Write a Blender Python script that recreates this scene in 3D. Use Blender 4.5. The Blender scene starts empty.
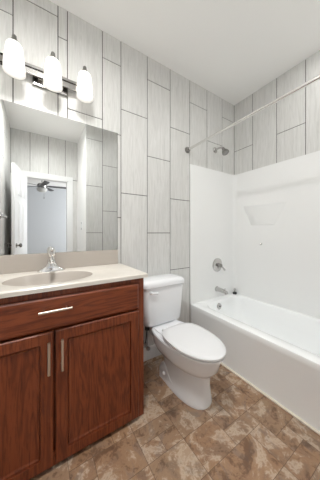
import bpy, bmesh, math, random
from mathutils import Vector, Matrix
random.seed(7)
PI = math.pi
S = bpy.context.scene
C = S.collection

# ------------------------------------------------------------------ camera, world, exposure
cam_d = bpy.data.cameras.new('camera')
cam = bpy.data.objects.new('camera', cam_d); C.objects.link(cam); S.camera = cam
cam_d.sensor_fit = 'HORIZONTAL'; cam_d.sensor_width = 36.0
cam_d.lens = 190.64 / 320 * 36
cam_d.shift_y = -7.6 / 320
cam_d.clip_start = 0.02
cam.location = (0, -1.5124, 1.147)
cam.rotation_euler = (PI / 2, 0, -math.radians(32.648))

W = bpy.data.worlds.new('world'); S.world = W; W.use_nodes = True
W.node_tree.nodes['Background'].inputs[0].default_value = (0.85, 0.92, 1.0, 1)
W.node_tree.nodes['Background'].inputs[1].default_value = 1.5

def area(name, loc, rot, sx, sy, power, col):
    d = bpy.data.lights.new(name, 'AREA'); d.shape = 'RECTANGLE'; d.size = sx; d.size_y = sy
    d.energy = power; d.color = col
    o = bpy.data.objects.new(name, d); o.location = loc; o.rotation_euler = rot; C.objects.link(o); return o
area('bedroom_daylight_fill', (2.9, -4.6, 1.5), (0, PI / 2, 0), 1.5, 1.8, 76, (0.97, 0.985, 1.0))  # unseen lamp added in place of daylight; no bedroom window is built
BULB = 5.0        # emission of the vanity bulbs
DOME = 13       # watts of the added, unseen ceiling fill light
S.view_settings.view_transform = 'Standard'
S.view_settings.look = 'None'
S.view_settings.exposure = 0.85
S.view_settings.gamma = 1.0
S.view_settings.use_curve_mapping = False
S.cycles.max_bounces = 20
S.cycles.diffuse_bounces = 12
S.cycles.glossy_bounces = 12
S.cycles.use_denoising = True
S.cycles.caustics_reflective = True
S.cycles.blur_glossy = 0.6

# ------------------------------------------------------------------ dimensions (metres)
H = 2.74           # ceiling
XL, XR = -0.35, 2.0744   # left wall, right wall
YD = -2.165        # doorway wall
XS, YF = 0.593, -1.43    # hall side wall, wall at the foot of the tub
XT = 1.3424        # front of the tub
RIM = 0.398
HS = 1.858         # top of the tub surround

# ------------------------------------------------------------------ materials
def srgb(r, g, b):
    f = lambda c: (c / 255) / 12.92 if c <= 10 else (((c / 255) + 0.055) / 1.055) ** 2.4
    return (f(r), f(g), f(b), 1)
def mat(name, col, rough=0.5, metal=0.0, **kw):
    m = bpy.data.materials.new(name); m.use_nodes = True
    b = m.node_tree.nodes['Principled BSDF']
    b.inputs['Base Color'].default_value = col
    b.inputs['Roughness'].default_value = rough
    b.inputs['Metallic'].default_value = metal
    for k, v in kw.items(): b.inputs[k].default_value = v
    return m
def nodes(m): return m.node_tree.nodes, m.node_tree.links, m.node_tree.nodes['Principled BSDF']
def coords(m, scale, rot=(0, 0, 0)):
    n, l, b = nodes(m)
    t = n.new('ShaderNodeTexCoord'); mp = n.new('ShaderNodeMapping')
    mp.inputs['Scale'].default_value = scale; mp.inputs['Rotation'].default_value = rot
    l.new(t.outputs['Object'], mp.inputs['Vector']); return mp.outputs['Vector']
def noise(m, vec, scale, detail=4, rough=0.55, dist=0.0):
    n, l, b = nodes(m); t = n.new('ShaderNodeTexNoise')
    t.inputs['Scale'].default_value = scale; t.inputs['Detail'].default_value = detail
    t.inputs['Roughness'].default_value = rough; t.inputs['Distortion'].default_value = dist
    l.new(vec, t.inputs['Vector']); return t.outputs['Fac']
def ramp(m, fac, stops):
    n, l, b = nodes(m); r = n.new('ShaderNodeValToRGB')
    e = r.color_ramp.elements
    while len(e) < len(stops): e.new(0.5)
    for k, (p, c) in enumerate(stops): e[k].position = p; e[k].color = c
    l.new(fac, r.inputs['Fac']); return r.outputs['Color']
def mix(m, fac, a, b_, mode='MIX'):
    n, l, b = nodes(m); x = n.new('ShaderNodeMix'); x.data_type = 'RGBA'; x.blend_type = mode
    for sock, v in ((x.inputs[0], fac), (x.inputs[6], a), (x.inputs[7], b_)):
        if isinstance(v, (int, float, tuple)): sock.default_value = v
        else: l.new(v, sock)
    return x.outputs[2]
def bump(m, fac, strength, dist=0.01):
    n, l, b = nodes(m); x = n.new('ShaderNodeBump')
    x.inputs['Strength'].default_value = strength; x.inputs['Distance'].default_value = dist
    l.new(fac, x.inputs['Height']); l.new(x.outputs['Normal'], b.inputs['Normal'])
def setcol(m, col): m.node_tree.links.new(col, m.node_tree.nodes['Principled BSDF'].inputs['Base Color'])

def tile_material():
    m = mat('pale_grained_tile', srgb(214, 212, 207), 0.38)
    v = coords(m, (14, 14, 1.1))
    a = noise(m, v, 4.0, 5, 0.6, 1.2)
    setcol(m, ramp(m, a, [(0.32, srgb(201, 201, 199)), (0.5, srgb(211, 211, 209)), (0.7, srgb(219, 219, 218))]))
    v2 = coords(m, (22, 22, 1.3)); w = noise(m, v2, 5.0, 3, 0.5, 2.0)
    bump(m, w, 0.12, 0.008)
    return m
M_TILE = tile_material()
M_GROUT = mat('grey_grout', srgb(96, 95, 93), 0.9)
M_PAINT = mat('white_wall_paint', srgb(236, 236, 235), 0.6)
M_CEIL = mat('ceiling_paint', srgb(246, 246, 245), 0.9)
bump(M_CEIL, noise(M_CEIL, coords(M_CEIL, (1, 1, 1)), 90, 3), 0.05, 0.004)
M_TRIM = mat('white_trim_paint', srgb(230, 231, 232), 0.35)
M_ACRYL = mat('white_acrylic', srgb(238, 239, 239), 0.22)
M_TUB = mat('white_tub_enamel', srgb(246, 248, 249), 0.2)
M_PORC = mat('white_porcelain', srgb(238, 240, 243), 0.12)
M_SEAT = mat('white_seat_plastic', srgb(232, 233, 235), 0.2)
M_CAULK = mat('cream_caulk', srgb(238, 230, 216), 0.6)
M_CHROME = mat('chrome', (0.58, 0.57, 0.56, 1), 0.12, 1.0)
M_BCHROME = mat('bright_chrome', (0.8, 0.79, 0.78, 1), 0.1, 1.0)
M_DCHROME = mat('dark_chrome', (0.33, 0.32, 0.31, 1), 0.16, 1.0)
M_NICKEL = mat('brushed_nickel', (0.70, 0.64, 0.55, 1), 0.32, 1.0)
M_ROD = mat('satin_rod_metal', (0.80, 0.79, 0.77, 1), 0.22, 1.0)
M_MIRROR = mat('mirror_silver', (0.86, 0.875, 0.87, 1), 0.0, 1.0)
M_BLACK = mat('black_plastic', srgb(22, 22, 24), 0.5)
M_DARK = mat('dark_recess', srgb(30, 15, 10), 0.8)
M_HOSE = mat('braided_hose', srgb(60, 60, 62), 0.45, 0.4)
M_BEDWALL = mat('grey_bedroom_paint', srgb(190, 193, 197), 0.8)
M_CARPET = mat('beige_carpet', srgb(165, 152, 136), 0.95)
M_BLADE = mat('dark_fan_blade', srgb(84, 84, 86), 0.5)
M_BOWL = mat('frosted_bowl', srgb(190, 190, 188), 0.4, 0.0)
M_MARBLE = mat('cultured_marble', srgb(232, 226, 217), 0.22)
setcol(M_MARBLE, ramp(M_MARBLE, noise(M_MARBLE, coords(M_MARBLE, (1, 1, 1)), 9, 5, 0.6, 1.0),
       [(0.3, srgb(216, 210, 201)), (0.7, srgb(226, 221, 213))]))
M_MARBLE_SHADE = mat('marble_painted_shade', srgb(184, 176, 168), 0.25)  # same marble, darkened: shade on basin and backsplash put into the colour

def wood(name, vertical):
    m = mat(name, srgb(110, 55, 32), 0.4)
    sc = (1, 1, 0.09) if vertical else (0.09, 1, 1)
    v = coords(m, sc)
    fine = noise(m, v, 120, 4, 0.65, 0.3)
    broad = noise(m, v, 11, 3, 0.5, 1.6)
    n, l, b = nodes(m)
    # cathedral grain: sine bands of the broad noise
    mu = n.new('ShaderNodeMath'); mu.operation = 'MULTIPLY'; mu.inputs[1].default_value = 42.0; l.new(broad, mu.inputs[0])
    sn = n.new('ShaderNodeMath'); sn.operation = 'SINE'; l.new(mu.outputs[0], sn.inputs[0])
    ma = n.new('ShaderNodeMapRange'); ma.inputs[1].default_value = -1; ma.inputs[2].default_value = 1; l.new(sn.outputs[0], ma.inputs[0])
    base = ramp(m, ma.outputs[0], [(0.0, srgb(103, 47, 23)), (0.3, srgb(122, 58, 29)), (1.0, srgb(130, 65, 34))])
    pores = ramp(m, fine, [(0.36, srgb(192, 174, 164)), (0.5, (1, 1, 1, 1))])
    setcol(m, mix(m, 0.75, base, pores, 'MULTIPLY'))
    bump(m, fine, 0.08, 0.003)
    return m
M_WOODV = wood('cherry_stained_oak', True)
M_WOODH = wood('cherry_stained_oak_horizontal', False)

def slate():
    m = mat('slate_look_vinyl', srgb(150, 124, 102), 0.42)
    n, l, b = nodes(m)
    at = n.new('ShaderNodeAttribute'); at.attribute_name = 'tone'; at.attribute_type = 'GEOMETRY'
    tone = ramp(m, at.outputs['Fac'], [(0.0, srgb(131, 107, 90)), (0.25, srgb(160, 123, 93)), (0.5, srgb(142, 120, 102)),
                                      (0.75, srgb(163, 136, 109)), (1.0, srgb(135, 118, 104))])
    # shift the texture per tile
    tc = n.new('ShaderNodeTexCoord'); sc = n.new('ShaderNodeVectorMath'); sc.operation = 'MULTIPLY_ADD'
    sc.inputs[1].default_value = (1, 1, 1)
    mulv = n.new('ShaderNodeVectorMath'); mulv.operation = 'SCALE'; mulv.inputs['Scale'].default_value = 17.0
    l.new(at.outputs['Color'], mulv.inputs[0]); l.new(tc.outputs['Object'], sc.inputs[0]); l.new(mulv.outputs[0], sc.inputs[2])
    vec = sc.outputs[0]
    big = noise(m, vec, 6, 7, 0.62, 1.4)
    patch = ramp(m, big, [(0.34, srgb(127, 106, 90)), (0.46, srgb(162, 128, 100)), (0.54, srgb(171, 138, 107)), (0.62, srgb(147, 127, 113)), (0.72, srgb(136, 122, 113))])
    c1 = mix(m, 0.55, tone, patch)
    rough_ = noise(m, vec, 24, 9, 0.75, 1.6)
    pm = noise(m, vec, 4.2, 5, 0.6, 1.8)
    ad = n.new('ShaderNodeMath'); ad.operation = 'MULTIPLY_ADD'; ad.inputs[1].default_value = 0.55; l.new(rough_, ad.inputs[0]); l.new(pm, ad.inputs[2])
    msk = ramp(m, ad.outputs[0], [(0.80, (0, 0, 0, 1)), (0.88, (0.5, 0.5, 0.5, 1)), (0.95, (0.2, 0.2, 0.2, 1))])
    c2 = mix(m, msk, c1, srgb(226, 210, 190))
    drk = ramp(m, ad.outputs[0], [(0.62, srgb(150, 130, 118)), (0.72, (1, 1, 1, 1))])
    c3 = mix(m, 0.7, c2, drk, 'MULTIPLY')
    setcol(m, c3)
    bump(m, big, 0.15, 0.006)
    return m
M_SLATE = slate()
M_FGROUT = mat('floor_grout', srgb(112, 92, 76), 0.8)

def shade_material():
    m = bpy.data.materials.new('lit_opal_glass'); m.use_nodes = True
    n, l = m.node_tree.nodes, m.node_tree.links
    b = n['Principled BSDF']; b.inputs['Base Color'].default_value = (0.9, 0.9, 0.88, 1); b.inputs['Roughness'].default_value = 0.25
    b.inputs['Emission Color'].default_value = (1.0, 0.97, 0.93, 1)
    b.inputs['Emission Strength'].default_value = 0.22
    tr = n.new('ShaderNodeBsdfTranslucent'); tr.inputs['Color'].default_value = (0.95, 0.94, 0.92, 1)
    mx = n.new('ShaderNodeMixShader'); mx.inputs[0].default_value = 0.45
    l.new(b.outputs[0], mx.inputs[1]); l.new(tr.outputs[0], mx.inputs[2])
    l.new(mx.outputs[0], n['Material Output'].inputs[0]); return m
M_SHADE = shade_material()
def glow(name, col, s):
    m = mat(name, col, 0.4); b = m.node_tree.nodes['Principled BSDF']
    b.inputs['Emission Color'].default_value = col; b.inputs['Emission Strength'].default_value = s; return m
M_BULB = glow('lit_bulb', (1, 0.98, 0.95, 1), BULB)
M_FILL = glow('fill_glow', (1, 0.98, 0.95, 1), 1.5)  # glow of the two added ceiling lamps

# ------------------------------------------------------------------ mesh helpers
def box(bm, x0, x1, y0, y1, z0, z1, bev=0.0, seg=2):
    r = bmesh.ops.create_cube(bm, size=1.0)
    vs = r['verts']
    for v in vs:
        v.co = Vector(((x0 + x1) / 2 + v.co.x * abs(x1 - x0), (y0 + y1) / 2 + v.co.y * abs(y1 - y0), (z0 + z1) / 2 + v.co.z * abs(z1 - z0)))
    if bev > 0:
        es = list({e for v in vs for e in v.link_edges})
        bmesh.ops.bevel(bm, geom=es, offset=bev, segments=seg, affect='EDGES', profile=0.5)
def loft(bm, rings, cap0=True, cap1=True, closed=True):
    vr = [[bm.verts.new(p) for p in r] for r in rings]
    n = len(vr[0])
    for a, b in zip(vr, vr[1:]):
        for i in range(n if closed else n - 1):
            bm.faces.new((a[i], a[(i + 1) % n], b[(i + 1) % n], b[i]))
    if cap0: bm.faces.new(list(reversed(vr[0])))
    if cap1: bm.faces.new(vr[-1])
def rrect(cx, cy, z, hx, hy, r, k=6):
    pts = []
    r = min(r, hx, hy)
    for q, (sx, sy) in enumerate(((1, 1), (-1, 1), (-1, -1), (1, -1))):
        for i in range(k + 1):
            a = q * PI / 2 + i / k * PI / 2
            pts.append(Vector((cx + sx * (hx - r) + r * math.cos(a), cy + sy * (hy - r) + r * math.sin(a), z)))
    return pts
def lathe(bm, prof, origin=(0, 0, 0), axis='Z', n=28):
    """prof: list of (radius, height) along axis"""
    rings = []
    o = Vector(origin)
    for r, h in prof:
        ring = []
        for i in range(n):
            a = 2 * PI * i / n
            p = Vector((max(r, 1e-4) * math.cos(a), max(r, 1e-4) * math.sin(a), h))
            if axis == 'Y': p = Vector((p.x, -p.z, p.y))      # +height goes toward -Y (into the room)
            elif axis == 'X': p = Vector((p.z, p.x, p.y))
            ring.append(o + p)
        rings.append(ring)
    loft(bm, rings)
def tube(bm, pts, rad, n=12, caps=True):
    pts = [Vector(p) for p in pts]
    rad = rad if isinstance(rad, (list, tuple)) else [rad] * len(pts)
    rings = []; up = None
    for i, p in enumerate(pts):
        d = (pts[min(i + 1, len(pts) - 1)] - pts[max(i - 1, 0)]).normalized()
        if up is None:
            up = d.orthogonal().normalized()
        up = (up - d * up.dot(d)).normalized(); s = d.cross(up)
        rings.append([p + (up * math.cos(2 * PI * k / n) + s * math.sin(2 * PI * k / n)) * rad[i] for k in range(n)])
    loft(bm, rings, caps, caps)
def bez(p0, p1, p2, n=8):
    p0, p1, p2 = map(Vector, (p0, p1, p2))
    return [(1 - t) ** 2 * p0 + 2 * t * (1 - t) * p1 + t * t * p2 for t in [i / n for i in range(n + 1)]]
ROOT = {}
def obj(name, bm, m, parent=None, smooth=False, sub=0):
    bmesh.ops.recalc_face_normals(bm, faces=bm.faces)
    me = bpy.data.meshes.new(name)
    if parent is not None:
        r = parent
        while r.parent is not None: r = r.parent
        bmesh.ops.translate(bm, verts=bm.verts, vec=-ROOT.get(r.name, Vector((0, 0, 0))))
    bm.to_mesh(me); bm.free()
    for k in (m if isinstance(m, (list, tuple)) else [m]): me.materials.append(k)
    o = bpy.data.objects.new(name, me); C.objects.link(o)
    if parent is not None: o.parent = parent
    if smooth:
        for p in me.polygons: p.use_smooth = True
        if smooth == 'auto':
            me.set_sharp_from_angle(angle=math.radians(38))
    if sub:
        md = o.modifiers.new('subsurf', 'SUBSURF'); md.levels = sub; md.render_levels = sub
    return o
def BM(): return bmesh.new()
def tag(o, label, cat, group=None):
    o['label'] = label; o['category'] = cat
    if group: o['group'] = group
    return o
def thing(name, label, cat, loc=(0, 0, 0), group=None):
    o = bpy.data.objects.new(name, None); C.objects.link(o); o.location = loc
    o.empty_display_size = 0.05
    ROOT[o.name] = Vector(loc); return tag(o, label, cat, group)
def struct(name, bm, m, parent=None, **k):
    o = obj(name, bm, m, parent, **k)
    if parent is None: o['kind'] = 'structure'
    return o

# ------------------------------------------------------------------ structure
GAP = 0.0065
def tiled_wall(name, cols, to_xyz, z0, z1, slab):
    """cols: (a0, a1, [joint heights], zmin).  to_xyz(a, depth, z): depth 0 = tile face, negative = behind it."""
    bm = BM(); n0 = 0
    box(bm, *slab)
    for f in bm.faces: f.material_index = 1
    for a0, a1, js, zm in cols:
        zs = [max(z0, zm)] + sorted(j for j in js if max(z0, zm) < j < z1) + [z1]
        for b0, b1 in zip(zs, zs[1:]):
            g = GAP / 2
            lo = b0 + (g if b0 > z0 else 0); hi = b1 - (g if b1 < z1 else 0)
            q = [(a0 + g, lo), (a1 - g, lo), (a1 - g, hi), (a0 + g, hi)]
            fr = [bm.verts.new(to_xyz(a, 0.0, z)) for a, z in q]
            bk = [bm.verts.new(to_xyz(a, -0.004, z)) for a, z in q]
            bm.faces.new(fr)
            for i in range(4): bm.faces.new((fr[i], fr[(i + 1) % 4], bk[(i + 1) % 4], bk[i]))
    return struct(name, bm, [M_TILE, M_GROUT])
hi_, lo_ = [2.53, 1.838, 1.142], [2.175, 1.476, 0.78]
back_cols = [(-0.382, -0.132, [2.516, 1.82, 1.13], 0), (-0.132, 0.119, [2.66, 1.9, 1.2], 0), (0.119, 0.179, [2.523, 1.83], 0),
             (0.179, 0.429, [2.038, 1.34], 0), (0.429, 0.583, [2.53, 1.955, 1.27], 0), (0.583, 0.833, lo_, 0), (0.833, 1.087, hi_, 0),
             (1.087, 1.339, lo_, 0), (1.339, 1.593, [2.51, 1.83], 0), (1.593, 1.848, [2.176], 1.6), (1.848, XR, [2.522], 1.6)]
tiled_wall('wall_back', back_cols, lambda a, d, z: (a, -d, z), 0, H, (XL - 0.12, XR + 0.12, 0.003, 0.12, 0, H))
right_cols = [(0.0, 0.243, [2.155], 1.6), (0.243, 0.505, [], 1.6), (0.505, 0.758, [2.158], 1.6), (0.758, 1.01, [], 1.6), (1.01, 1.26, [2.158], 1.6), (1.26, 1.43, [], 1.6)]
tiled_wall('wall_right', right_cols, lambda a, d, z: (XR - d, -a, z), 0, H, (XR + 0.003, XR + 0.12, YF - 0.1, 0.0, 0, H))
left_cols = [(0.25 * k, min(0.25 * k + 0.25, 2.165), [[2.4, 1.7, 1.0, .3], [2.05, 1.35, .65]][k % 2], 0) for k in range(9)]
tiled_wall('wall_left', left_cols, lambda a, d, z: (XL + d, -a, z), 0, H, (XL - 0.12, XL - 0.003, YD - 0.1, 0.0, 0, H))
foot_cols = [(XS - 0.0, 0.833, hi_, 0), (0.833, 1.067, lo_, 0), (1.067, 1.32, hi_, 0), (1.32, 1.57, lo_, 1.6), (1.57, 1.82, hi_, 1.6), (1.82, XR, lo_, 1.6)]
tiled_wall('wall_foot', foot_cols, lambda a, d, z: (a, YF + d, z), 0, H, (XS + 0.003, XR + 0.12, YF - 0.1, YF - 0.003, 0, H))
bm = BM(); box(bm, XS, XS + 0.1, YD - 0.1, YF - 0.0045, 0, H); struct('wall_side', bm, M_PAINT)
# doorway wall with its opening
DX0, DX1, DZ = -0.163, 0.445, 2.04
bm = BM()
box(bm, XL - 0.12, DX0, YD - 0.1, YD - 0.003, 0, H); box(bm, DX1, XS + 0.1, YD - 0.1, YD - 0.003, 0, H)
box(bm, DX0, DX1, YD - 0.1, YD - 0.003, DZ, H)
for f in bm.faces: f.material_index = 1
for a0, a1 in ((XL, -0.105), (-0.105, 0.148), (0.148, 0.4), (0.4, XS)):
    box(bm, a0 + GAP / 2, a1 - GAP / 2, YD - 0.006, YD, DZ + 0.03, H)
box(bm, XL, DX0 - 0.06, YD - 0.006, YD, 0, DZ + 0.02); box(bm, DX1 + 0.06, XS, YD - 0.006, YD, 0, DZ + 0.02)
struct('wall_front', bm, [M_TILE, M_GROUT])
bm = BM()
cw = 0.072
box(bm, DX0 - cw, DX0, YD - 0.0, YD + 0.014, 0, DZ + cw, 0.004); box(bm, DX1, DX1 + cw, YD, YD + 0.014, 0, DZ + cw, 0.004)
box(bm, DX0 - cw, DX1 + cw, YD, YD + 0.016, DZ, DZ + cw, 0.004)
box(bm, DX0 - 0.001, DX0 + 0.018, YD - 0.11, YD + 0.012, 0, DZ); box(bm, DX1 - 0.018, DX1 + 0.001, YD - 0.11, YD + 0.012, 0, DZ)
box(bm, DX0, DX1, YD - 0.11, YD + 0.012, DZ - 0.018, DZ + 0.001)
struct('trim_1', bm, M_TRIM)
bm = BM(); box(bm, XL - 0.12, XR + 0.12, YD - 0.1, 0.12, H, H + 0.1); struct('ceiling', bm, M_CEIL)
# baseboard behind the toilet
bm = BM(); box(bm, 0.56, XT - 0.002, -0.013, 0.0, 0, 0.115, 0.003); struct('baseboard_back', bm, M_TRIM)

# floor: modular slate-look tiles, three sizes
def build_floor():
    bm = BM(); tone = bm.loops.layers.color.new('tone')
    ux, uy = 0.1115, 0.0905
    X0, Y0 = 0.683, -0.69
    box(bm, XL - 0.12, XR + 0.12, YD - 0.1, 0.1, -0.08, -0.0016)
    for f in bm.faces: f.material_index = 1
    i0, i1 = math.floor((XL - X0) / ux) - 1, math.ceil((XR - X0) / ux) + 1
    j0, j1 = math.floor((YD - 0.1 - Y0) / uy) - 1, math.ceil((0 - Y0) / uy) + 1
    used = {}
    rnd = random.Random(11)
    fixed = [(0, -2, 2, 2), (-2, -2, 2, 2), (-2, 0, 1, 1), (-2, 1, 2, 1), (-4, 0, 2, 2), (4, -3, 2, 2), (3, -4, 1, 2), (0, -4, 3, 2), (2, -2, 2, 1), (-1, 0, 1, 1), (0, 0, 2, 2), (2, -1, 1, 1), (3, -1, 2, 2)]
    tiles = []
    def free(i, j, w, h): return all((a, b) not in used for a in range(i, i + w) for b in range(j, j + h))
    def put(i, j, w, h):
        for a in range(i, i + w):
            for b in range(j, j + h): used[(a, b)] = 1
        tiles.append((i, j, w, h))
    for t in fixed:
        if free(*t): put(*t)
    opts = [(2, 2), (2, 2), (2, 1), (1, 2), (3, 2), (1, 1)]
    for j in range(j0, j1):
        for i in range(i0, i1):
            if (i, j) in used: continue
            o = opts[:]; rnd.shuffle(o); o.append((1, 1))
            for w, h in o:
                if free(i, j, w, h): put(i, j, w, h); break
    for i, j, w, h in tiles:
        a0 = max(XL, X0 + i * ux + 0.0011); a1 = min(XR, X0 + (i + w) * ux - 0.0011)
        b0 = max(YD - 0.1, Y0 + j * uy + 0.0011); b1 = min(0, Y0 + (j + h) * uy - 0.0011)
        if a1 <= a0 or b1 <= b0: continue
        vs = [bm.verts.new(p) for p in ((a0, b0, 0), (a1, b0, 0), (a1, b1, 0), (a0, b1, 0))]
        f = bm.faces.new(vs)
        c = (rnd.random(), rnd.random(), rnd.random(), 1)
        for lp in f.loops: lp[tone] = c
    o = struct('floor', bm, [M_SLATE, M_FGROUT])
build_floor()

# bedroom beyond the doorway (seen only in the mirror)
BX0, BX1, BY = -2.2, 3.0, -6.35
y1 = YD - 0.1
bm = BM(); box(bm, BX0, BX1, BY, y1, -0.08, -0.004); struct('floor_bedroom', bm, M_CARPET)
bm = BM(); box(bm, BX0, BX1, BY, y1, H, H + 0.1); struct('ceiling_bedroom', bm, M_CEIL)
bm = BM(); box(bm, BX0, BX1, BY - 0.1, BY, 0, H); struct('wall_bedroom_far', bm, M_BEDWALL)
bm = BM(); box(bm, BX0 - 0.1, BX0, BY - 0.1, y1, 0, H); struct('wall_bedroom_left', bm, M_BEDWALL)
bm = BM(); box(bm, BX1, BX1 + 0.1, BY - 0.1, y1, 0, H); struct('wall_bedroom_right', bm, M_BEDWALL)
bm = BM(); box(bm, BX0, XL - 0.12, y1, y1 + 0.1, 0, H); box(bm, XS + 0.1, BX1, y1, y1 + 0.1, 0, H); struct('wall_bedroom_near', bm, M_BEDWALL)

# ------------------------------------------------------------------ open door with knobs
door = BM()
DL = 0.65
hx, hy = DX0 - 0.012, YD + 0.02
ang = math.radians(99)
def door_pt(s, t, z):   # s along the leaf from the hinge, t across its thickness (toward the hall)
    c, sn = math.cos(ang), math.sin(ang)
    return (hx + s * c - 0, hy + s * sn, z) if t == 0 else (hx + s * c + t * sn, hy + s * sn - t * c, z)
def dbox(bm, s0, s1, t0, t1, z0, z1):
    vs = [bm.verts.new(door_pt(s, t, z)) for z in (z0, z1) for s, t in ((s0, t0), (s1, t0), (s1, t1), (s0, t1))]
    for q in ((0, 3, 2, 1), (4, 5, 6, 7), (0, 1, 5, 4), (1, 2, 6, 5), (2, 3, 7, 6), (3, 0, 4, 7)): bm.faces.new([vs[i] for i in q])
dbox(door, 0, DL, 1e-6, 0.035, 0.012, DZ - 0.02)
for s0, s1 in ((0.09, 0.275), (0.33, 0.515)):
    for z0, z1 in ((0.2, 0.85), (1.0, 1.55), (1.65, 1.9)):
        for t0, t1 in ((-0.006, 1e-6), (0.035, 0.041)):
            dbox(door, s0, s1, t0, t1, z0, z1)
            dbox(door, s0 + 0.03, s1 - 0.03, t0 - 0.004 if t0 < 0 else t0, t1 if t0 < 0 else t1 + 0.004, z0 + 0.03, z1 - 0.03)
d1 = struct('door_1', door, M_TRIM)
for sgn in (-1, 1):
    bm = BM()
    base = Vector(door_pt(DL - 0.065, 0.0175, 0.98)); nrm = Vector((math.sin(ang), -math.cos(ang), 0)) * sgn
    pts = [base + nrm * h for h in (0.016, 0.022, 0.023, 0.045, 0.05, 0.062, 0.074, 0.08)]
    tube(bm, pts, [0.03, 0.03, 0.011, 0.011, 0.022, 0.029, 0.022, 0.004], 16)
    obj('door_knob', bm, M_DCHROME, d1, smooth='auto')

# ------------------------------------------------------------------ vanity cabinet
VX0, VX1, VZ1 = XL + 0.004, 0.560, 0.866
FY = -0.446
van = thing('vanity_cabinet', 'cherry-stained oak vanity cabinet with two doors under the white sink top', 'cabinet', (0.1, -0.22, 0))
bm = BM()
box(bm, VX0, VX0 + 0.018, FY + 0.019, -0.004, 0.006, VZ1); box(bm, VX1 - 0.018, VX1, FY + 0.019, -0.004, 0.006, VZ1)
box(bm, VX0 + 0.018, VX1 - 0.018, FY + 0.019, -0.004, 0.006, 0.04); box(bm, VX0 + 0.018, VX1 - 0.018, -0.012, -0.004, 0.04, VZ1 - 0.16)
for a0, a1, b0, b1 in ((VX0 + 0.04, VX1 - 0.04, 0.006, 0.06), (VX0 + 0.04, VX1 - 0.04, VZ1 - 0.04, VZ1), (VX0 + 0.04, VX1 - 0.04, 0.655, 0.695), (VX0, VX0 + 0.04, 0.006, VZ1), (VX1 - 0.04, VX1, 0.006, VZ1), (0.045, 0.09, 0.06, 0.655)):
    back = 0.03 if (a0 == 0.045 or b0 == 0.655) else 0.0      # the middle stile and rail sit behind the door gap
    box(bm, a0, a1, FY + back, FY + 0.019 + back, b0, b1)
obj('cabinet_frame', bm, M_WOODV, van)
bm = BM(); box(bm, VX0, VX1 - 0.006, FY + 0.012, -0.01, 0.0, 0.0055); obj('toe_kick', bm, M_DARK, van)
def shaker(name, x0, x1, z0, z1, rail, m):
    """a framed door with a sunk panel and a sloped moulding, front toward -Y"""
    bm = BM(); yb, yf, yp = FY - 0.0005, FY - 0.019, FY - 0.007
    rings = []
    def R(i, y): return [(x0 + i, y, z0 + i), (x1 - i, y, z0 + i), (x1 - i, y, z1 - i), (x0 + i, y, z1 - i)]
    for i, y in ((0, yb), (0, yf + 0.004), (0.004, yf), (rail, yf), (rail + 0.0008, yf + 0.014), (rail + 0.0052, yf + 0.014), (rail + 0.006, yf + 0.006), (rail + 0.016, yf + 0.010), (rail + 0.018, yf + 0.010)):
        rings.append([Vector(p) for p in R(i, y)])
    loft(bm, rings)
    return obj(name, bm, m, van)
def bar_handle(parent, p0, p1):
    p0, p1 = Vector(p0), Vector(p1); d = (p1 - p0).normalized()
    bm = BM(); y = -0.030
    off = Vector((0, y, 0))
    tube(bm, [p0 + off, p1 + off], 0.0062, 12)
    for e in (p0 + d * 0.022, p1 - d * 0.022): tube(bm, [e, e + off], 0.0045, 10)
    return obj('handle', bm, M_NICKEL, parent, smooth='auto')
DY = FY - 0.019
# false drawer front: a slab with a bevelled border
bm = BM()
x0, x1, z0, z1 = VX0 + 0.012, 0.519, 0.681, 0.835
def R(i, y): return [Vector(p) for p in ((x0 + i, y, z0 + i), (x1 - i, y, z0 + i), (x1 - i, y, z1 - i), (x0 + i, y, z1 - i))]
loft(bm, [R(0, FY - 0.0005), R(0, FY - 0.012), R(0.008, FY - 0.018), R(0.012, FY - 0.019), R(0.014, FY - 0.019)])
dr = obj('drawer_front', bm, M_WOODH, van)
bar_handle(dr, (0.002, DY, 0.779), (0.142, DY, 0.779))
dL = shaker('door', VX0 + 0.012, 0.0625, 0.024, 0.671, 0.052, M_WOODV)
bar_handle(dL, (0.043, DY, 0.486), (0.043, DY, 0.636))
dR = shaker('door', 0.0725, 0.519, 0.024, 0.671, 0.052, M_WOODV)
bar_handle(dR, (0.099, DY, 0.486), (0.099, DY, 0.636))

# ------------------------------------------------------------------ sink top with integral basin, backsplash
SX, SY, SA, SB = 0.068, -0.262, 0.222, 0.158
TZ, TB = 0.893, 0.868
CX0, CX1, CY = XL + 0.002, 0.578, -0.472
top = thing('sink_countertop', 'off-white cultured marble sink top with an oval basin on the wooden vanity', 'countertop', (0.1, -0.24, TB))
bm = BM(); N = 64
def ell(a, b, z, c=(SX, SY)): return [Vector((c[0] + a * math.cos(2 * PI * i / N), c[1] + b * math.sin(2 * PI * i / N), z)) for i in range(N)]
def toward_rect(inset, z):
    out = []
    for i in range(N):
        a = 2 * PI * i / N; dx, dy = math.cos(a), math.sin(a)
        t = min(((CX1 - inset - SX) / dx) if dx > 1e-6 else 9, ((CX0 + inset - SX) / dx) if dx < -1e-6 else 9,
                ((-0.002 - inset - SY) / dy) if dy > 1e-6 else 9, ((CY + inset - SY) / dy) if dy < -1e-6 else 9)
        out.append(Vector((SX + dx * t, SY + dy * t, z)))
    for cx, cy in ((CX1 - inset, -0.002 - inset), (CX0 + inset, -0.002 - inset), (CX0 + inset, CY + inset), (CX1 - inset, CY + inset)):
        k = min(range(N), key=lambda i: (out[i].x - cx) ** 2 + (out[i].y - cy) ** 2); out[k] = Vector((cx, cy, z))
    return out
loft(bm, [ell(SA - 0.006, SB - 0.006, TB), toward_rect(0.0, TB), toward_rect(0.0, TZ - 0.006), toward_rect(0.006, TZ), ell(SA + 0.008, SB + 0.008, TZ), ell(SA, SB, TZ - 0.003)], False, False)
obj('counter_slab', bm, M_MARBLE, top, smooth='auto')
bm = BM()
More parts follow.
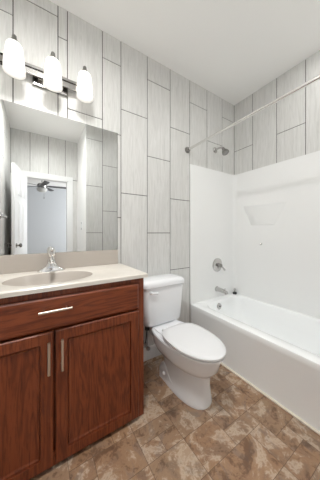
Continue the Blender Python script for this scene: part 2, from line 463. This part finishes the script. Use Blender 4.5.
loft(bm, [ell(SA, SB, TZ - 0.003), ell(SA * .97, SB * .96, TZ - 0.012), ell(SA * .9, SB * .88, TZ - 0.04), ell(SA * .75, SB * .72, TZ - 0.09), ell(SA * .5, SB * .48, TZ - 0.118), ell(0.022, 0.022, TZ - 0.125)], False, True)
obj('basin', bm, M_MARBLE_SHADE, top, smooth=True)
bm = BM(); lathe(bm, [(0.0, 0), (0.024, 0), (0.022, 0.004), (0.0, 0.006)], (SX, SY, TZ - 0.1255)); obj('drain', bm, M_CHROME, top, smooth='auto')
bm = BM(); box(bm, CX0, 0.551, -0.020, -0.002, TZ, 1.006, 0.003); tag(obj('backsplash', bm, M_MARBLE_SHADE), 'marble backsplash strip with painted-in shade between the sink top and the mirror', 'backsplash')

# faucet
FXc, FYc = 0.077, -0.066
fa = thing('sink_faucet', 'chrome single-handle faucet standing behind the oval sink basin', 'faucet', (FXc, FYc, TZ))
bm = BM()
loft(bm, [rrect(FXc, FYc, TZ, 0.082, 0.027, 0.027), rrect(FXc, FYc, TZ + 0.008, 0.082, 0.027, 0.027), rrect(FXc, FYc, TZ + 0.016, 0.066, 0.024, 0.024), rrect(FXc, FYc, TZ + 0.035, 0.036, 0.023, 0.022), rrect(FXc, FYc, TZ + 0.055, 0.026, 0.022, 0.02), rrect(FXc, FYc, TZ + 0.085, 0.022, 0.021, 0.02)])
obj('base', bm, M_BCHROME, fa, smooth='auto')
bm = BM(); tube(bm, bez((FXc, FYc - 0.005, TZ + 0.062), (FXc, FYc - 0.06, TZ + 0.095), (FXc, FYc - 0.118, TZ + 0.062), 10), [0.018, .018, .0175, .017, .0165, .016, .0155, .015, .0145, .0140, .0135], 16)
tube(bm, [(FXc, FYc - 0.112, TZ + 0.064), (FXc, FYc - 0.114, TZ + 0.046)], 0.011, 14)
obj('spout', bm, M_BCHROME, fa, smooth='auto')
bm = BM(); lathe(bm, [(0.012, 0.083), (0.014, 0.092), (0.022, 0.1), (0.0245, 0.115), (0.023, 0.135), (0.016, 0.149), (0.004, 0.154)], (FXc, FYc, TZ), n=20)
hd = obj('handle', bm, M_BCHROME, fa, smooth='auto')
bm = BM(); tube(bm, [(FXc, FYc - 0.012, TZ + 0.128), (FXc, FYc - 0.04, TZ + 0.14), (FXc, FYc - 0.062, TZ + 0.147)], [0.008, 0.007, 0.0065], 12); obj('lever', bm, M_BCHROME, hd, smooth=True)

# ------------------------------------------------------------------ mirror
bm = BM(); box(bm, XL + 0.002, 0.551, -0.007, -0.0012, 1.008, 1.962); tag(obj('wall_mirror', bm, M_MIRROR), 'wide frameless wall mirror above the sink backsplash', 'mirror')

# ------------------------------------------------------------------ vanity light: three lit glass shades on a chrome bar
vl = thing('vanity_light', 'chrome bath light bar with three lit white glass shades above the mirror', 'light fixture', (0.074, 0, 2.18))
bm = BM(); box(bm, -0.03, 0.178, -0.018, -0.001, 2.115, 2.243, 0.004); obj('back_plate', bm, M_DCHROME, vl)
bm = BM(); box(bm, 0.0, 0.15, -0.036, -0.017, 2.15, 2.215, 0.003); obj('bar_mount', bm, M_CHROME, vl)
bm = BM()
box(bm, -0.19, 0.338, -0.054, -0.036, 2.196, 2.214, 0.003); box(bm, -0.19, 0.338, -0.054, -0.036, 2.150, 2.166, 0.003)
box(bm, -0.19, -0.174, -0.054, -0.036, 2.150, 2.214, 0.003); box(bm, 0.322, 0.338, -0.054, -0.036, 2.150, 2.214, 0.003)
box(bm, -0.178, 0.326, -0.046, -0.038, 2.162, 2.2, 0.002)
obj('bar', bm, M_DCHROME, vl)
for sx in (-0.116, 0.082, 0.276):
    bm = BM()
    pts = [Vector((sx, -0.05, 2.219))] + bez((sx, -0.056, 2.234), (sx, -0.06, 2.288), (sx, -0.108, 2.288), 6)
    tube(bm, pts, 0.0055, 10)
    arm = obj('lamp_arm', bm, M_DCHROME, vl, smooth='auto')
    bm = BM(); lathe(bm, [(0.007, 2.304), (0.012, 2.298), (0.013, 2.280), (0.024, 2.264), (0.0265, 2.250), (0.025, 2.2485), (0.0, 2.248)], (sx, -0.11, 0), n=24); obj('socket_cap', bm, M_DCHROME, arm, smooth='auto')
    bm = BM()
    prof = [(0.020, 2.252), (0.034, 2.250), (0.0395, 2.240), (0.043, 2.215), (0.0475, 2.175), (0.052, 2.130), (0.0555, 2.086), (0.0525, 2.085), (0.049, 2.130), (0.0445, 2.175), (0.040, 2.215), (0.0365, 2.238), (0.02, 2.246)]
    rings = [[Vector((sx + r * math.cos(2 * PI * i / 32), -0.11 + r * math.sin(2 * PI * i / 32), z)) for i in range(32)] for r, z in prof]
    loft(bm, rings, False, False)
    sh = obj('glass_shade', bm, M_SHADE, vl, smooth=True)
    bm = BM(); lathe(bm, [(0.002, 2.115), (0.014, 2.12), (0.024, 2.135), (0.027, 2.155), (0.024, 2.18), (0.014, 2.205), (0.012, 2.25)], (sx, -0.11, 0), n=20)
    obj('bulb', bm, M_BULB, sh, smooth=True)

# ------------------------------------------------------------------ toilet
TX = 0.907
toi = thing('toilet', 'white two-piece toilet with closed lid between vanity and tub', 'toilet', (TX, -0.4, 0))
def egg(z, yb, yf, hw, eb=2.0, ef=2.0, mid=0.42, n=48):
    yc = yb + (yf - yb) * mid; out = []
    for i in range(n):
        a = 2 * PI * i / n; c, s = math.cos(a), math.sin(a)      # s>0 -> back
        e = eb if s > 0 else ef; L = (yb - yc) if s > 0 else (yc - yf)
        k = (abs(c) ** e + abs(s) ** e) ** (-1 / e)
        out.append(Vector((TX + hw * c * k, yc + L * s * k, z)))
    return out
bm = BM()
def ped(*a): return [p + Vector((0.028, 0, 0)) for p in egg(*a)]
loft(bm, [ped(0.0, -0.20, -0.632, 0.118, 3, 2.4), ped(0.012, -0.198, -0.635, 0.120, 3, 2.4), ped(0.03, -0.2, -0.630, 0.116, 3, 2.4), ped(0.12, -0.21, -0.622, 0.106, 3, 2.4),
          ped(0.185, -0.2, -0.63, 0.106, 3, 2.3), ped(0.215, -0.17, -0.642, 0.108, 3, 2.2), egg(0.243, -0.15, -0.68, 0.132, 3, 2.1), egg(0.285, -0.14, -0.718, 0.153, 3, 2.05), egg(0.345, -0.12, -0.738, 0.162, 3, 2),
          egg(0.366, -0.12, -0.742, 0.164, 3, 2), egg(0.373, -0.125, -0.736, 0.158, 3, 2)])
obj('bowl', bm, M_PORC, toi, smooth='auto')
bm = BM()   # deck under the tank
loft(bm, [rrect(TX, -0.165, 0.27, 0.09, 0.12, 0.04), rrect(TX, -0.18, 0.33, 0.115, 0.15, 0.04), rrect(TX, -0.19, 0.372, 0.125, 0.165, 0.04), rrect(TX, -0.19, 0.379, 0.12, 0.16, 0.04)])
obj('tank_deck', bm, M_PORC, toi, smooth='auto')
for sgn in (-1, 1):   # floor flange with its bolt cap
    bm = BM()
    bx = TX + 0.030 + sgn * 0.105
    prof = [(-0.215, 0.0), (-0.215, 0.07), (-0.235, 0.112), (-0.27, 0.125), (-0.31, 0.112), (-0.36, 0.075), (-0.42, 0.04), (-0.48, 0.0)]
    loft(bm, [[Vector((bx - sgn * 0.06, y, z)) for y, z in prof], [Vector((bx + sgn * 0.004, y, z)) for y, z in prof], [Vector((bx + sgn * 0.012, -0.33 + (y + 0.33) * 0.92, z * 0.92)) for y, z in prof]])
    fl = obj('foot_flange', bm, M_PORC, toi, smooth='auto')
    bm = BM(); lathe(bm, [(0.014, 0.0), (0.014, 0.006), (0.010, 0.013), (0.001, 0.016)], (0, 0, 0), 'X', 18)
    if sgn < 0: bmesh.ops.scale(bm, vec=(-1, 1, 1), verts=bm.verts)
    bmesh.ops.translate(bm, vec=(bx + sgn * 0.0115, -0.290, 0.062), verts=bm.verts)
    obj('bolt_cap', bm, M_SEAT, fl, smooth='auto')
bm = BM()
loft(bm, [egg(0.374, -0.30, -0.752, 0.159, 3.2, 2, .45), egg(0.377, -0.297, -0.757, 0.163, 3.2, 2, .45), egg(0.386, -0.297, -0.757, 0.163, 3.2, 2, .45), egg(0.389, -0.30, -0.753, 0.159, 3.2, 2, .45)])
obj('seat', bm, M_SEAT, toi, smooth='auto')
bm = BM()
loft(bm, [egg(0.398, -0.305, -0.762, 0.164, 3.4, 2, .45), egg(0.4015, -0.302, -0.766, 0.168, 3.4, 2, .45), egg(0.410, -0.302, -0.766, 0.168, 3.4, 2, .45), egg(0.416, -0.310, -0.757, 0.160, 3.4, 2, .45), egg(0.4195, -0.34, -0.71, 0.13, 3, 2, .45), egg(0.421, -0.40, -0.62, 0.07, 2.5, 2, .45)])
lid = obj('lid', bm, M_SEAT, toi, smooth='auto')
for sgn in (-1, 1):
    bm = BM(); box(bm, TX + sgn * 0.075 - 0.022, TX + sgn * 0.075 + 0.022, -0.308, -0.276, 0.376, 0.402, 0.006, 2); obj('hinge', bm, M_SEAT, toi, smooth='auto')
bm = BM()
tx = TX - 0.012
loft(bm, [rrect(tx, -0.108, 0.381, 0.135, 0.06, 0.035), rrect(tx, -0.11, 0.389, 0.165, 0.078, 0.035), rrect(tx, -0.112, 0.407, 0.176, 0.086, 0.035), rrect(tx, -0.112, 0.55, 0.188, 0.092, 0.035), rrect(tx, -0.112, 0.702, 0.196, 0.096, 0.035)])
tank = obj('tank', bm, M_PORC, toi, smooth='auto')
bm = BM()
loft(bm, [rrect(tx, -0.113, 0.700, 0.199, 0.100, 0.036), rrect(tx, -0.113, 0.706, 0.207, 0.107, 0.04), rrect(tx, -0.113, 0.728, 0.209, 0.108, 0.04), rrect(tx, -0.113, 0.742, 0.205, 0.104, 0.045), rrect(tx, -0.113, 0.753, 0.192, 0.092, 0.05), rrect(tx, -0.113, 0.757, 0.165, 0.068, 0.05)])
obj('tank_lid', bm, M_PORC, toi, smooth='auto')
bm = BM(); lathe(bm, [(0.014, 0.0), (0.014, 0.008), (0.008, 0.012), (0.008, 0.02), (0.001, 0.022)], (0.752, -0.2075, 0.667), 'Y', 16)
tube(bm, [(0.748, -0.226, 0.668), (0.775, -0.229, 0.666), (0.802, -0.229, 0.662)], [0.008, 0.0075, 0.009], 12)
obj('flush_lever', bm, M_SEAT, toi, smooth='auto')

# water supply to the tank
ws = thing('water_supply_line', 'dark supply hose and shutoff valve on the wall beside the toilet', 'water valve', (0.79, -0.02, 0.15))
bm = BM(); tube(bm, [(0.785, -0.06, 0.185)] + bez((0.785, -0.06, 0.2), (0.785, -0.075, 0.3), (0.772, -0.105, 0.335), 8), 0.006, 10); obj('hose', bm, M_HOSE, ws, smooth='auto')
bm = BM(); lathe(bm, [(0.010, 0.325), (0.019, 0.33), (0.019, 0.365), (0.012, 0.379)], (0.772, -0.105, 0), n=12); obj('coupling_nut', bm, M_BLACK, ws, smooth='auto')
bm = BM(); lathe(bm, [(0.024, 0), (0.022, 0.006), (0.008, 0.008), (0.008, 0.05), (0.013, 0.052), (0.013, 0.075), (0.0, 0.076)], (0.785, -0.013, 0.165), 'Y', 18)
tube(bm, [(0.785, -0.065, 0.165), (0.785, -0.065, 0.195)], 0.008, 10)
obj('shutoff_valve', bm, M_CHROME, ws, smooth='auto')
bm = BM(); lathe(bm, [(0.004, 0), (0.015, 0.004), (0.018, 0.012), (0.015, 0.02), (0.004, 0.022)], (0.785, -0.089, 0.165), 'Y', 14); obj('valve_knob', bm, M_CHROME, ws, smooth='auto')

# ------------------------------------------------------------------ bathtub
tub = thing('bathtub', 'white alcove bathtub with a plain apron along the right wall', 'bathtub', ((XT + XR) / 2, YF / 2, 0))
bm = BM()
x0, x1, ya, yb = XT, XR - 0.004, YF + 0.004, -0.004
cx, cy, hx_, hy_ = (x0 + x1) / 2, (ya + yb) / 2, (x1 - x0) / 2, (yb - ya) / 2
def outer(z, ins, r): return rrect(cx + ins / 2, cy, z, hx_ - ins / 2, hy_, r, 8)
ix0, ix1, iy0, iy1 = XT + 0.098, XR - 0.05, YF + 0.075, -0.085
def inner(z, dx0, dx1, dy0, dy1, r):
    a0, a1, b0, b1 = ix0 + dx0, ix1 - dx1, iy0 + dy0, iy1 - dy1
    return rrect((a0 + a1) / 2, (b0 + b1) / 2, z, (a1 - a0) / 2, (b1 - b0) / 2, r, 8)
loft(bm, [outer(0, 0.012, 0.006), outer(0.335, 0.008, 0.006), outer(0.352, 0.002, 0.008), outer(0.388, 0.0, 0.008), outer(0.396, 0.003, 0.012), outer(RIM, 0.010, 0.016),
          inner(RIM, -0.004, -0.004, -0.004, -0.004, 0.11), inner(RIM - 0.006, 0.004, 0.003, 0.004, 0.004, 0.11), inner(RIM - 0.03, 0.012, 0.008, 0.016, 0.012, 0.115),
          inner(0.25, 0.03, 0.02, 0.07, 0.03, 0.13), inner(0.14, 0.05, 0.035, 0.13, 0.05, 0.14), inner(0.095, 0.08, 0.06, 0.18, 0.08, 0.15), inner(0.08, 0.13, 0.11, 0.24, 0.13, 0.13), inner(0.078, 0.2, 0.18, 0.4, 0.25, 0.05)], False, True)
obj('tub_shell', bm, M_TUB, tub, smooth='auto')
bm = BM(); lathe(bm, [(0.034, 0), (0.034, 0.004), (0.028, 0.009), (0.01, 0.011), (0.001, 0.011)], (0, 0, 0), 'Y', 24)
bmesh.ops.rotate(bm, verts=bm.verts, cent=(0, 0, 0), matrix=Matrix.Rotation(math.radians(-8), 3, 'X'))
bmesh.ops.translate(bm, verts=bm.verts, vec=(1.672, -0.101, 0.338)); ov = obj('overflow_plate', bm, M_CHROME, tub, smooth='auto')
bm = BM(); tube(bm, [(1.672, -0.11, 0.338), (1.672, -0.122, 0.34), (1.672, -0.13, 0.352)], [0.006, 0.006, 0.005], 8); obj('trip_lever', bm, M_DCHROME, ov, smooth='auto')
bm = BM(); box(bm, XT - 0.004, XT + 0.02, ya, -0.013, 0.0, 0.010, 0.003); obj('caulk_bead', bm, M_CAULK, tub)

# ------------------------------------------------------------------ acrylic surround
su = thing('tub_surround', 'glossy white acrylic tub surround with a moulded soap ledge', 'shower surround', ((XT + XR) / 2, YF / 2, RIM))
TH = 0.014
def path(off):
    """U-shaped plan from the back-wall end round both corners to the foot-wall end, offset into the alcove"""
    r = 0.045 - off * 0; xa, xb = XT - 0.004, XR - off; y0_, y1_ = -off, YF + off
    p = [(xa, y0_)]
    for i in range(9):
        a = PI / 2 - i / 8 * PI / 2; p.append((xb - r + r * math.cos(a), y0_ - r + r * math.sin(a)))
    for i in range(9):
        a = -i / 8 * PI / 2; p.append((xb - r + r * math.cos(a), y1_ + r + r * math.sin(a)))
    p.append((xa, y1_)); return p
inn, out = path(TH), path(0.001)
bm = BM(); rings = []
zb, zt = RIM + 0.001, HS
loop = inn + list(reversed(out))
loft(bm, [[Vector((x, y, zb)) for x, y in loop], [Vector((x, y, zt)) for x, y in loop]])
obj('wall_panel', bm, M_ACRYL, su, smooth='auto')
bm = BM()   # moulded soap ledge: flat top, front face tapering back to the wall below
wx = XR - TH + 0.002
tl, tr, bl, br, zt_, zb_ = -0.135, -0.63, -0.235, -0.505, 1.455, 1.222
dp = 0.015
vs = [bm.verts.new(p) for p in ((wx, tl, zt_), (wx, tr, zt_), (wx, br, zb_), (wx, bl, zb_),
                                (wx - dp, tl - 0.03, zt_), (wx - dp, -0.47, zt_), (wx - 0.006, -0.47, zb_ + 0.006), (wx - 0.006, bl - 0.01, zb_ + 0.006))]
for q in ((0, 1, 5, 4), (4, 5, 6, 7), (1, 2, 6, 5), (0, 4, 7, 3), (3, 7, 6, 2), (0, 3, 2, 1)): bm.faces.new([vs[i] for i in q])
bmesh.ops.bevel(bm, geom=list(bm.edges), offset=0.004, segments=2, affect='EDGES')
obj('soap_ledge', bm, M_ACRYL, su, smooth='auto')
bm = BM(); lathe(bm, [(0.008, 0), (0.006, 0.012), (0.007, 0.02), (0.001, 0.024)], (0, 0, 0), 'X', 12)
bmesh.ops.scale(bm, vec=(-1, 1, 1), verts=bm.verts); bmesh.ops.translate(bm, verts=bm.verts, vec=(XR - TH, -0.355, 1.02)); obj('wall_peg', bm, M_CHROME, su, smooth='auto')

# ------------------------------------------------------------------ fittings on the tub's end wall
YW = -TH       # face of the surround
sv = thing('shower_valve', 'round chrome shower valve with a lever on the white surround', 'valve', (1.745, YW, 0.772))
bm = BM(); lathe(bm, [(0.079, 0.0), (0.079, 0.004), (0.070, 0.010), (0.045, 0.014), (0.03, 0.016), (0.001, 0.017)], (1.745, YW, 0.772), 'Y', 36); obj('escutcheon', bm, M_CHROME, sv, smooth='auto')
bm = BM(); lathe(bm, [(0.022, 0.012), (0.022, 0.05), (0.018, 0.06), (0.001, 0.062)], (1.745, YW, 0.772), 'Y', 24); hub = obj('valve_hub', bm, M_DCHROME, sv, smooth='auto')
bm = BM(); tube(bm, [(1.745, YW - 0.048, 0.772), (1.775, YW - 0.056, 0.745), (1.80, YW - 0.062, 0.715)], [0.010, 0.009, 0.011], 12); obj('lever', bm, M_CHROME, hub, smooth='auto')
sp = thing('tub_spout', 'chrome tub filler spout on the end wall over the overflow plate', 'tub spout', (1.736, YW, 0.49))
bm = BM(); lathe(bm, [(0.03, 0), (0.03, 0.006), (0.024, 0.01), (0.001, 0.011)], (1.736, YW, 0.497), 'Y', 20); obj('flange', bm, M_CHROME, sp, smooth='auto')
bm = BM()
tube(bm, [(1.736, YW - 0.005, 0.497), (1.736, YW - 0.05, 0.497), (1.736, YW - 0.1, 0.493), (1.736, YW - 0.13, 0.485), (1.736, YW - 0.138, 0.468)], [0.025, 0.024, 0.0235, 0.023, 0.02], 18)
tube(bm, [(1.736, YW - 0.118, 0.505), (1.736, YW - 0.118, 0.53)], [0.005, 0.007], 10)
obj('spout_body', bm, M_CHROME, sp, smooth='auto')
sh = thing('wall_shower', 'small chrome shower head on a bent arm from the tiled wall', 'shower head', (1.724, 0, 2.1))
bm = BM(); lathe(bm, [(0.034, 0), (0.033, 0.004), (0.02, 0.012), (0.001, 0.013)], (1.724, 0, 2.096), 'Y', 24); obj('flange', bm, M_CHROME, sh, smooth='auto')
bm = BM(); tube(bm, bez((1.724, -0.004, 2.096), (1.724, -0.085, 2.11), (1.724, -0.115, 2.075), 8), 0.0105, 12); obj('arm', bm, M_CHROME, sh, smooth='auto')
bm = BM(); d = Vector((0, -0.5, -0.86)).normalized(); p = Vector((1.724, -0.112, 2.08))
tube(bm, [p, p + d * 0.02, p + d * 0.03, p + d * 0.06, p + d * 0.075, p + d * 0.078], [0.014, 0.016, 0.02, 0.036, 0.038, 0.034], 20); obj('head', bm, M_DCHROME, sh, smooth='auto')
cr = thing('shower_curtain_rod', 'straight satin metal shower curtain rod over the front of the tub', 'curtain rod', (1.303, YF / 2, 2.0))
bm = BM(); tube(bm, [(1.303, -0.004, 2.0), (1.303, YF + 0.004, 2.0)], 0.0125, 16); obj('rod', bm, M_ROD, cr, smooth='auto')
for s, y in ((1, 0.0), (-1, YF)):
    bm = BM(); lathe(bm, [(0.032, 0.0), (0.032, 0.006), (0.024, 0.02), (0.018, 0.035), (0.013, 0.036)], (0, 0, 0), 'Y', 22)
    if s < 0: bmesh.ops.scale(bm, vec=(1, -1, 1), verts=bm.verts)
    bmesh.ops.translate(bm, verts=bm.verts, vec=(1.303, y, 2.0)); obj('flange', bm, M_DCHROME, cr, smooth='auto')
st = thing('drain_stopper', 'small dark and chrome stopper on the tub rim in the far corner', 'drain stopper', (2.018, -0.05, RIM))
bm = BM(); lathe(bm, [(0.022, 0.0), (0.024, 0.006), (0.022, 0.022), (0.012, 0.028), (0.001, 0.028)], (2.018, -0.05, RIM), n=20); obj('stopper_body', bm, M_BLACK, st, smooth='auto')
bm = BM(); lathe(bm, [(0.009, 0.027), (0.007, 0.038), (0.015, 0.048), (0.016, 0.06), (0.008, 0.068), (0.001, 0.069)], (2.018, -0.05, RIM), n=18); obj('knob', bm, M_CHROME, st, smooth='auto')

# ------------------------------------------------------------------ things seen in the mirror
tb = thing('towel_bar', 'chrome towel bar on the tiled left wall, seen in the mirror', 'towel bar', (XL, -0.95, 1.32))
bm = BM(); tube(bm, [(XL + 0.055, -0.72, 1.32), (XL + 0.055, -1.2, 1.32)], 0.008, 12); obj('bar', bm, M_CHROME, tb, smooth='auto')
for y in (-0.72, -1.2):
    bm = BM(); lathe(bm, [(0.024, 0), (0.022, 0.008), (0.012, 0.014), (0.012, 0.06), (0.001, 0.066)], (0, 0, 0), 'X', 18)
    bmesh.ops.translate(bm, verts=bm.verts, vec=(XL, y, 1.32)); obj('bracket', bm, M_CHROME, tb, smooth='auto')
sw = thing('light_switch', 'white light switch plate on the painted wall beside the doorway', 'light switch', (XS, -1.75, 1.25))
bm = BM(); box(bm, XS - 0.006, XS, -1.79, -1.71, 1.19, 1.31, 0.002); pl = obj('plate', bm, M_SEAT, sw)
bm = BM(); box(bm, XS - 0.012, XS - 0.005, -1.766, -1.734, 1.218, 1.282, 0.002); obj('rocker', bm, M_TRIM, pl)
fx, fy = 0.1, -4.95
cf = thing('ceiling_fan', 'dark bladed ceiling fan with a light bowl in the bedroom, seen in the mirror', 'ceiling fan', (fx, fy, H))
bm = BM(); lathe(bm, [(0.07, H), (0.065, H - 0.04), (0.02, H - 0.06), (0.012, H - 0.062), (0.012, H - 0.2), (0.001, H - 0.201)], (fx, fy, 0)); obj('mount_rod', bm, M_DCHROME, cf, smooth='auto')
bm = BM(); lathe(bm, [(0.03, 2.56), (0.1, 2.545), (0.125, 2.5), (0.11, 2.44), (0.06, 2.42), (0.001, 2.419)], (fx, fy, 0)); obj('motor', bm, M_DCHROME, cf, smooth='auto')
bm = BM(); lathe(bm, [(0.13, 2.418), (0.14, 2.4), (0.125, 2.35), (0.08, 2.315), (0.001, 2.305)], (fx, fy, 0)); obj('light_bowl', bm, M_BOWL, cf, smooth='auto')
for k in range(5):
    bm = BM(); a = 0.15 + k * 2 * PI / 5
    R_ = Matrix.Translation((fx, fy, 2.48)) @ Matrix.Rotation(a, 4, 'Z') @ Matrix.Rotation(math.radians(11), 4, 'X')
    q = [(0.1, -0.02), (0.2, -0.055), (0.62, -0.068), (0.66, -0.04), (0.66, 0.04), (0.62, 0.068), (0.2, 0.055), (0.1, 0.02)]
    loft(bm, [[R_ @ Vector((x, y, -0.004)) for x, y in q], [R_ @ Vector((x, y, 0.004)) for x, y in q]]); obj('blade', bm, M_BLADE, cf)
bm = BM(); tube(bm, [(fx + 0.05, fy, 2.44), (fx + 0.05, fy, 2.16)], 0.004, 8); lathe(bm, [(0.002, 2.165), (0.011, 2.15), (0.011, 2.13), (0.002, 2.12)], (fx + 0.05, fy, 0), n=10); obj('pull_chain', bm, M_CHROME, cf)

# ------------------------------------------------------------------ added ceiling fill light, out of view, to light the room evenly
cl = thing('added_ceiling_light', 'added unseen round flush fill light with a frosted dome in the middle of the ceiling', 'ceiling light', (0.04, -1.05, H))
bm = BM(); lathe(bm, [(0.15, H), (0.15, H - 0.02), (0.001, H - 0.021)], (0.04, -1.05, 0)); obj('base', bm, M_CHROME, cl, smooth='auto')
bm = BM(); lathe(bm, [(0.14, H - 0.019), (0.135, H - 0.045), (0.1, H - 0.075), (0.05, H - 0.088), (0.001, H - 0.09)], (0.04, -1.05, 0)); obj('dome', bm, M_FILL, cl, smooth='auto')
ld = bpy.data.lights.new('ceiling_fill', 'AREA'); ld.shape = 'DISK'; ld.size = 0.28; ld.spread = math.radians(176); ld.energy = DOME; ld.color = (1.0, 0.99, 0.965)
lo = bpy.data.objects.new('ceiling_fill', ld); lo.location = (0.04, -1.05, H - 0.095); C.objects.link(lo)

# added downlight over the tub, out of view, to brighten the room
rl = thing('added_recessed_light', 'added unseen white recessed fill light in the ceiling over the tub', 'ceiling light', (1.68, -1.12, H))
bm = BM(); lathe(bm, [(0.085, H), (0.085, H - 0.004), (0.066, H - 0.006), (0.064, H - 0.002), (0.001, H - 0.002)], (1.68, -1.12, 0)); obj('trim_ring', bm, M_TRIM, rl, smooth='auto')
bm = BM(); lathe(bm, [(0.062, H - 0.0022), (0.055, H - 0.006), (0.001, H - 0.008)], (1.68, -1.12, 0)); obj('lens', bm, M_FILL, rl, smooth='auto')
ld = bpy.data.lights.new('recessed_fill', 'AREA'); ld.shape = 'DISK'; ld.size = 0.11; ld.energy = 2.4; ld.color = (1.0, 0.99, 0.965)
lo = bpy.data.objects.new('recessed_fill', ld); lo.location = (1.68, -1.12, H - 0.012); C.objects.link(lo)
